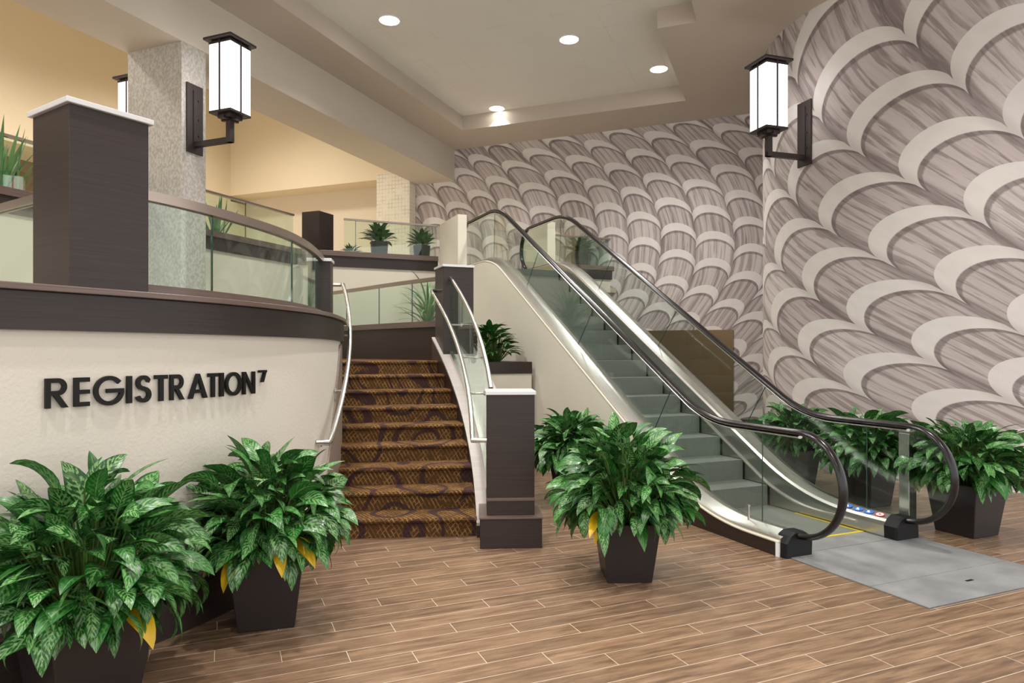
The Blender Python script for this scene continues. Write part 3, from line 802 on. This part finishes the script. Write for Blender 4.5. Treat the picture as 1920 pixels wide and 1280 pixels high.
# pictogram stickers on the right deck
for k, (c_, m_) in enumerate((('blue','blue'),('blue','blue'),('blue','blue'),('red','red'))):
    e_ = .475-.108*k
    def SK_(u_, w_, dz=0): # u along e, w across deck
        n_ = NR-.064+w_; return EP(e_+u_, n_, zat(DECK, e_)-.0153+w_*.40+dz)
    mb = MB(); nn = 20
    mb.cm = 0; mb.add([SK_(.046*cos(2*pi*j/nn), .03*sin(2*pi*j/nn), .0015) for j in range(nn)], [tuple(range(nn-1,-1,-1))])
    mb.cm = 1
    if c_ == 'blue':
        mb.add([SK_(.012*cos(2*pi*j/8)+.008, .008*sin(2*pi*j/8)+.008, .003) for j in range(8)], [tuple(range(7,-1,-1))])
        mb.add([SK_(-.02,-.012,.003), SK_(.016,-.012,.003), SK_(.010,.0,.003), SK_(-.012,.004,.003)], [(3,2,1,0)])
    else:
        mb.add([SK_(.034*cos(2*pi*j/nn), .022*sin(2*pi*j/nn), .003) for j in range(nn)], [tuple(range(nn-1,-1,-1))])
        mb.cm = 0; mb.add([SK_(.014*cos(2*pi*j/8), .009*sin(2*pi*j/8), .0045) for j in range(8)], [tuple(range(7,-1,-1))])
    mb.build('safety_sticker', [M[m_], M['white']], t)
# little post on the left deck, by the lower glass
mb = MB(); zd = zat(DECK, .43)-.03
mb.tube([EP(.43, NL-.05, zd), EP(.43, NL-.05, zd+.13)], .009, 10); mb.tube([EP(.43, NL-.05, zd+.13), EP(.43, NL-.05, zd+.142)], .013, 10)
mb.obox(EP, .33, NL-.065, zd-.006, .45, NL-.035, zd+.006); mb.build('sensor_pin', M['rail'], t, smooth=True)

# landing plates
t = empty('landing_plate', EN(E0-.5, NC, 0), 'grey ribbed steel floor plates at the foot of the escalator', 'floor plate')
lo = Vector(t.location)
def LP(e, n, z): p_ = EN(E0+e, n, z); return (p_[0]-lo.x, p_[1]-lo.y, p_[2])
for ea, eb, na, nb_ in ((.004,.255,NL+.128,NR-.128), (-.735,-.004,NL-.09,NR+.14), (-1.14,-.743,NL-.09,NR+.14)):
    mb = MB(); mb.obox(LP, ea, na, .0, eb, nb_, .006); mb.build('plate_panel', M['plate'], t)
mb = MB(); mb.obox(LP, -1.155, NL-.105, 0, .0, NR+.155, .003); mb.build('plate_frame', M['steel'], t)
mb = MB(); mb.obox(LP, -.93, 4.62, .006, -.91, 4.69, .0075); mb.build('lifting_slot', M['black'], t)

# free-standing post beside the right balustrade
t = empty('safety_post', EN(E0+.22, 5.58, 0), 'short square stainless post standing right of the escalator foot', 'post', None, ANG_E)
mb = MB(); mb.box(-.05,-.05,0,.05,.05,.835); mb.build('post_shaft', M['steel'], t, bevel=.006)
mb = MB(); mb.box(-.052,-.052,.835,.052,.052,.85); mb.build('post_top', M['wood_edge'], t, bevel=.004)
mb = MB(); mb.tube([(.05,-.0,.62),(.062,0,.62)], .018, 12); mb.build('push_button', M['black'], t, smooth=True)
mb = MB(); mb.box(-.055,-.055,0,.055,.055,.012); mb.build('base_flange', M['steel'], t)

# ================================================================== LAMPS
def sconce(label, loc, rz):
    """local +X points away from the wall"""
    t = empty('wall_lantern', loc, label, 'wall lamp', 'lantern wall lamps', rz)
    mb = MB(); mb.box(0,-.125,-.43,.022,.125,.43); mb.box(.022,-.03,-.36,.034,.03,.36)
    bp = mb.build('backplate', M['iron'], t, bevel=.003)
    for z_ in (-.2, .0, .24):
        mb = MB(); mb.tube([(.02,.05,z_),(.034,.05,z_)], .012, 8); mb.build('screw_head', M['iron'], bp, smooth=True)
    
    mb = MB(); mb.box(.02,-.032,-.355,.62,.032,-.29); mb.box(.55,-.035,-.355,.62,.035,-.09); mb.build('arm', M['iron'], t, bevel=.003)
    cx = .585; h_ = .165
    mb = MB(); mb.box(cx-h_,-h_,.0,cx+h_,h_,.80); ls = mb.build('lamp_shade', M['lamp'], t, bevel=.004)
    mb = MB(); mb.box(cx-h_-.004,-h_-.004,-.03,cx+h_+.004,h_+.004,.0); mb.box(cx-.1,-.1,-.075,cx+.1,.1,-.03); mb.box(cx-.125,-.02,-.085,cx+.125,.02,-.05); mb.box(cx-.02,-.125,-.085,cx+.02,.125,-.05)
    mb.build('bottom_plate', M['iron'], t, bevel=.003)
    mb = MB(); mb.box(cx-h_-.006,-h_-.006,.80,cx+h_+.006,h_+.006,.825); mb.box(cx-.215,-.215,.845,cx+.215,.215,.875); mb.box(cx-.15,-.15,.825,cx+.15,.15,.845)
    mb.build('top_plate', M['iron'], t, bevel=.003)
    b = .012
    for ax, sg in ((0,1),(0,-1),(1,1),(1,-1)):
        mb = MB()
        if ax == 0: mb.box(cx+sg*(h_+.003)-.007,-b,-.03,cx+sg*(h_+.003)+.007,b,.85)
        else: mb.box(cx-b,sg*(h_+.003)-.007,-.03,cx+b,sg*(h_+.003)+.007,.85)
        mb.build('frame_bar', M['iron'], ls)
    return t
def ang(v): return math.atan2(v[1], v[0])
zl = 4.46
sconce('lit lantern wall lamp on the right side of the near silver column', ST(6.47, 6.885, zl), ang((-T2[0], -T2[1])))
sconce('lit lantern wall lamp half hidden behind the near silver column', ST(6.90, 7.805, zl), ang(T2))
d = (-.952, -.309); sconce('lit lantern wall lamp on the rounded mural wall at right', (RC[0]+d[0]*RR, RC[1]+d[1]*RR, zl), ang(d))

def spot(loc, power, size=130, col=(1,.965,.92), r=.12, blend=.9, direction=None):
    l = bpy.data.lights.new('light', 'SPOT'); l.energy = power; l.spot_size = R(size); l.spot_blend = blend; l.color = col; l.shadow_soft_size = r
    o = bpy.data.objects.new('light', l); COL.objects.link(o); o.location = loc
    if direction: o.rotation_euler = Vector(direction).to_track_quat('-Z', 'Y').to_euler()
    return o
def downlight(label, x_, y_, z_, r=.145):
    t = empty('downlight', (x_, y_, z_), label, 'ceiling light', 'recessed ceiling downlights')
    mb = MB(); mb.lathe([(r+.025,0),(r+.025,-.008),(r,-.01),(r,0)]); mb.build('trim_ring', M['trimwhite'], t, smooth=True)
    mb = MB(); mb.disc((0,0,-.004), r, 28, -1); mb.build('lens', M['downlight'], t)
DL = [('recessed ceiling downlight nearest, above the near column lamp', -1.78, 9.91), ('recessed ceiling downlight in the middle of the coffer', .88, 10.52),
      ('recessed ceiling downlight by the right edge of the coffer', 2.5, 11.62), ('recessed ceiling downlight at the far left corner of the coffer', -.30, 13.50)]
for lb, x_, y_ in DL: downlight(lb, x_, y_, ZU)
PW_ = 500
for lb, x_, y_ in DL: spot((x_, y_, ZU-.03), PW_*(.6 if y_ > 13 else 1), 104 if y_ > 13 else 130)
for s_, t_ in ((5.6,4.6),(5.6,2.2),(2.4,4.8),(2.4,2.2),(-.8,4.4),(-.8,1.6)):  # unseen spots without fixtures, added out of frame for more light
    p_ = ST(s_, t_, ZU-.03); spot(p_, PW_*1.1)
for s_, t_ in ((6.5,-1.8),(3.0,-2.2),(0,-3)):  # further added spots under the soffit, out of view, no fixtures
    p_ = ST(s_, t_, ZS-.03); spot(p_, PW_)
for s_, t_ in ((3,10.5),(7,10.8),(11,11)):
    p_ = ST(s_, t_, 8.1); spot(p_, 640, 150, (1,.94,.84), .3)
for s_, t_ in ((14.75,10.0),(14.75,11.3),(14.75,12.6)):
    p_ = ST(s_, t_, 5.7); spot(p_, 22, 110, (1,.86,.68), .05)

# ================================================================== PLANTS
def leaf(mb, base, az, pitch, length, width, droop, roll, tone, nseg=7, tip=1.0, fold=.22):
    """arched blade with a folded midrib"""
    p = Vector(base); h0 = Vector((cos(az), sin(az), 0)); side = Vector((-sin(az), cos(az), 0)); b = len(mb.v)
    cols = (-1, -.5, 0, .5, 1)
    for i in range(nseg+1):
        tt = i/nseg; pt = pitch-droop*tt**1.25; d_ = h0*cos(pt)+Vector((0,0,sin(pt))); up = -h0*sin(pt)+Vector((0,0,cos(pt)))
        s_ = side*cos(roll)+up*sin(roll); u_ = up*cos(roll)-side*sin(roll)
        w_ = width*.5*max(.02, sin(pi*min(1, tt**.72*.985+.012)))**.85*(1.06-.12*tt)
        if tt > .86: w_ *= (1-(tt-.86)/.14*.55)
        for c_ in cols:
            q = p+s_*(c_*w_)+u_*(fold*w_*(abs(c_)-.3*c_*c_))
            mb.v.append((q.x, q.y, q.z)); mb.att.append(tone)
        p = p+d_*(length/nseg)
    for i in range(nseg):
        for j in range(4):
            mb.face((b+i*5+j, b+i*5+j+1, b+(i+1)*5+j+1, b+(i+1)*5+j),
                    [(j/4, i/nseg), ((j+1)/4, i/nseg), ((j+1)/4, (i+1)/nseg), (j/4, (i+1)/nseg)])
def stalk(mb, a, b, r=.004):
    a = Vector(a); b = Vector(b); m_ = (a+b)/2+Vector((0,0,.03)); mb.tube([a, m_, b], r, 4)

def square_pot(t, wt=.40, wb=.30, h=.42):
    mb = MB(); a, b, c = wt/2, wb/2, wt/2-.022
    def sq(w, z): return [(-w,-w,z),(w,-w,z),(w,w,z),(-w,w,z)]
    mb.sweep([sq(b,0), sq(a,h), sq(c,h), sq(c-.01,h-.06)], caps=True)
    pt = mb.build('pot', M['pot'], t, bevel=.006)
    mb = MB(); mb.add(sq(c-.008, h-.055), [(0,1,2,3)]); mb.build('soil', M['soil'], pt)
def bush(label, loc, rz, seed, n=270, spread=.33, height=.50, h=.42, wt=.40, wb=.30, L=(.15,.25), hang=30, group='big potted evergreens on the floor'):
    rnd = random.Random(seed)
    t = empty('potted_evergreen', loc, label, 'potted plant', group, rz)
    square_pot(t, wt, wb, h)
    fol = MB(); st_ = MB()
    for i in range(n):
        u = (i+.5)/n; az = i*2.39996+rnd.uniform(-.5,.5)
        el = math.asin(max(-.22, 1-1.22*u)); sh = rnd.choice((1.0, 1.0, 1.0, .92, .8, .7, .55))*rnd.uniform(.85, 1.12)
        rr = spread*cos(el)*sh; zz = h+.13+((height-.22)*sin(el)*sh if el > 0 else .35*sin(el)*sh)
        base = (rr*cos(az)+rnd.uniform(-.03,.03), rr*sin(az)+rnd.uniform(-.03,.03), zz)
        pitch = 1.25*max(0, sin(el))-.32+rnd.uniform(-.35,.5)
        ln = rnd.uniform(*L); wd = ln*rnd.uniform(.34,.47)
        leaf(fol, base, az+rnd.uniform(-.9,.9), pitch, ln, wd, rnd.uniform(.5,1.7)+(.4 if el < .1 else 0), rnd.uniform(-.9,.9), rnd.random()*.98)
        root = (rr*.22*cos(az), rr*.22*sin(az), h-.06)
        stalk(st_, root, base)
    for i in range(hang):                                 # long lower leaves hanging over the rim
        az = rnd.uniform(0, 2*pi); rr = rnd.uniform(.17,.27); ln = rnd.uniform(.2,.3)
        base = (rr*cos(az), rr*sin(az), h+rnd.uniform(.04,.12))
        leaf(fol, base, az+rnd.uniform(-.4,.4), rnd.uniform(-.5,-.1), ln, ln*.34, rnd.uniform(.9,1.4), rnd.uniform(-.5,.5), .995 if i % 6 == 5 else rnd.random()*.98)
        stalk(st_, (rr*.3*cos(az), rr*.3*sin(az), h-.06), base)
    for i in range(10):                                   # shaded inner stems
        az = rnd.uniform(0, 2*pi); st_.tube([(.05*cos(az),.05*sin(az),h-.06), (.12*cos(az),.12*sin(az),h+.3)], .008, 5)
    fol.build('foliage', M['leaf'], t, smooth=True, angle=180); st_.build('stalks', M['stem'], t, smooth=True)
    return t
bush('large variegated plant in tapered brown pot, nearest, at left edge', (-1.87, 2.985, 0), R(55), 11, 430, .36, .60, .40, .42, .31, (.15,.25), 11)
bush('variegated plant in tapered pot between the nearest one and the stairs', (-1.41, 3.94, 0), R(17), 12, 400, .33, .56, .42)
bush('variegated plant in tapered pot in front of the escalator wall', (.785, 4.72, 0), R(2), 13, 430, .36, .62, .40)
bush('variegated plant in tapered pot just right of the stair newel', (.64, 7.05, 0), R(-20), 14, 360, .33, .50, .42)
bush('variegated plant in tapered pot at the right edge, by the newel loop', (3.90, 5.86, 0), R(24), 15, 400, .36, .50, .44, .44, .33)
bush('variegated plant behind the escalator glass, left of the steel post', (3.62, 6.95, 0), R(24), 16, 360, .36, .52, .42)
bush('variegated plant behind the escalator, below the edge of rounded mural', (3.32, 8.0, 0), R(24), 17, 330, .36, .48, .42)

def tuft(name, label, loc, seed, n, pot=None, L=(.2,.3), w=.25, lean=(0,0), rise=.9, group=None, mt='leaf_plain', stalk_h=.12, spread=.07):
    rnd = random.Random(seed); t = empty(name, loc, label, 'potted plant' if pot else 'plant', group)
    h = 0
    if pot:
        r_, h = pot; mb = MB(); mb.lathe([(r_*.9,0),(r_,h),(r_-.012,h),(r_-.015,h-.03)], 24); pt = mb.build('pot', M['potgrey'], t, smooth=True)
        mb = MB(); mb.disc((0,0,h-.028), r_-.014, 20); mb.build('soil', M['soil'], pt); h -= .028
    fol = MB(); st_ = MB()
    for i in range(n):
        az = i*2.39996+rnd.uniform(-.3,.3); u = (i+.5)/n; rr = spread*sqrt(u)
        b_ = (rr*cos(az)*1.4+lean[0]*.5, rr*sin(az)*1.4+lean[1]*.5, h+stalk_h*(1.3-u))
        ln = rnd.uniform(*L)
        leaf(fol, b_, az, rise*(1.25-u*.9)+rnd.uniform(-.1,.15), ln, ln*w, rnd.uniform(.5,1.2), rnd.uniform(-.3,.3), rnd.random()*.98)
        st_.tube([(b_[0]*.3-lean[0]*.15, b_[1]*.3-lean[1]*.15, h), b_], .004, 4)
    fol.build('foliage', M[mt], t, smooth=True, angle=180); st_.build('stalks', M['stem'], t)
    return t
G2 = 'small potted plants on the upper landing'
p_ = EN(12.30, 2.66, 3.29); tuft('potted_plant', 'small leafy plant in charcoal pot, left one of two on upper ledge', p_, 21, 60, (.16,.24), (.24,.36), .30, group=G2)
p_ = EN(12.30, 3.45, 3.29); tuft('potted_plant', 'small leafy plant in charcoal pot, nearer to the wing wall', p_, 22, 48, (.16,.22), (.2,.28), .34, group=G2)
p_ = EN(12.30, 6.78, 3.29); tuft('potted_plant', 'small leafy plant in charcoal pot right of the escalator top', p_, 23, 50, (.19,.28), (.26,.38), .28, group=G2)
p_ = EN(8.62, 3.42, PZ); tuft('leafy_plant', 'bushy dark green plant on the planter beside the stair balustrade', p_, 24, 170, None, (.16,.24), .36, (-.12,.0), .55, stalk_h=.34, spread=.21)
def blades(name, label, loc, seed, n, L, w, spread, droop, pitch=(1.2,1.55), mt='blade', cat='plant', stem=0):
    rnd = random.Random(seed); t = empty(name, loc, label, cat); fol = MB()
    for i in range(n):
        az = rnd.uniform(0, 2*pi); rr = rnd.uniform(0, spread); ln = rnd.uniform(*L)
        leaf(fol, (rr*cos(az), rr*sin(az), stem*rnd.uniform(.5,1)), az, rnd.uniform(*pitch), ln, ln*w, rnd.uniform(*droop), rnd.uniform(-.3,.3), rnd.random()*.9, 8, fold=.4)
    fol.build('foliage', M[mt], t, smooth=True, angle=180)
    if stem:
        st_ = MB()
        for k in range(3): st_.tube([(.05*k-.05,.03*k,0),(.06*k-.06,.02*k,stem*.9)], .018, 7)
        st_.build('trunk', M['stem'], t, smooth=True)
    return t
t = blades('spiky_plant', 'tall spiky green plant behind the stair-head glass guard', (-1.25, 10.15, LAND), 31, 90, (.42,.70), .055, .06, (.4,1.6), (.3,1.5), 'blade', 'plant', .78)
p_ = ST(7.9, 7.98, 3.27); blades('snake_plant', 'upright spiky plant on the gallery ledge right of the near column', p_, 32, 24, (.35,.66), .08, .16, (-.1,.35), (.8,1.5))
p_ = ST(4.82, 8.0, 3.27); blades('snake_plant', 'upright spiky plant on the gallery ledge at the far left edge', p_, 33, 34, (.45,.85), .065, .22, (-.1,.3), (.95,1.55))
p_ = EN(12.26, 2.14, 3.29); tuft('leafy_plant', 'small green tuft beside the dark corner post of upper landing', p_, 34, 22, None, (.12,.2), .25, stalk_h=.05, spread=.05)

# gallery planters that carry those plants
for nm, lb, s0, s1 in (('planter_trough', 'low dark trough behind the gallery guard', 3.0, 9.2),):
    mb = MB(); mb.obox(ST, s0, 8.17, ZF, s1, 8.45, 3.2); tag(mb.build(nm, M['wood_low']), lb, 'planter')
mb = MB(); mb.obox(EN, 12.51, 2.15, ZF, 12.75, 3.66, 3.29); tag(mb.build('planter_shelf', M['wood_low']), 'dark shelf under two small potted plants behind the upper guard', 'shelf')
mb = MB(); mb.obox(EN, 12.51, 6.2, ZF, 12.75, 7.45, 3.29); tag(mb.build('planter_shelf', M['wood_low']), 'dark shelf under a small potted plant right of escalator top', 'shelf')

# ================================================================== CAMERA, WORLD
w = bpy.data.worlds.new('World'); SC.world = w; w.use_nodes = True
bg = w.node_tree.nodes['Background']; bg.inputs[0].default_value = (1, .99, .975, 1); bg.inputs[1].default_value = 1.9
cam = bpy.data.cameras.new('Camera'); cam.lens = 24; cam.sensor_width = 36; cam.sensor_fit = 'HORIZONTAL'; cam.shift_y = 19/1920
co = bpy.data.objects.new('Camera', cam); COL.objects.link(co); co.location = (0, 0, 1.55); co.rotation_euler = (pi/2, 0, 0)
SC.camera = co
vs = SC.view_settings; vs.view_transform = 'Standard'; vs.look = 'None'; vs.gamma = 1; vs.use_curve_mapping = False; vs.exposure = 0.0
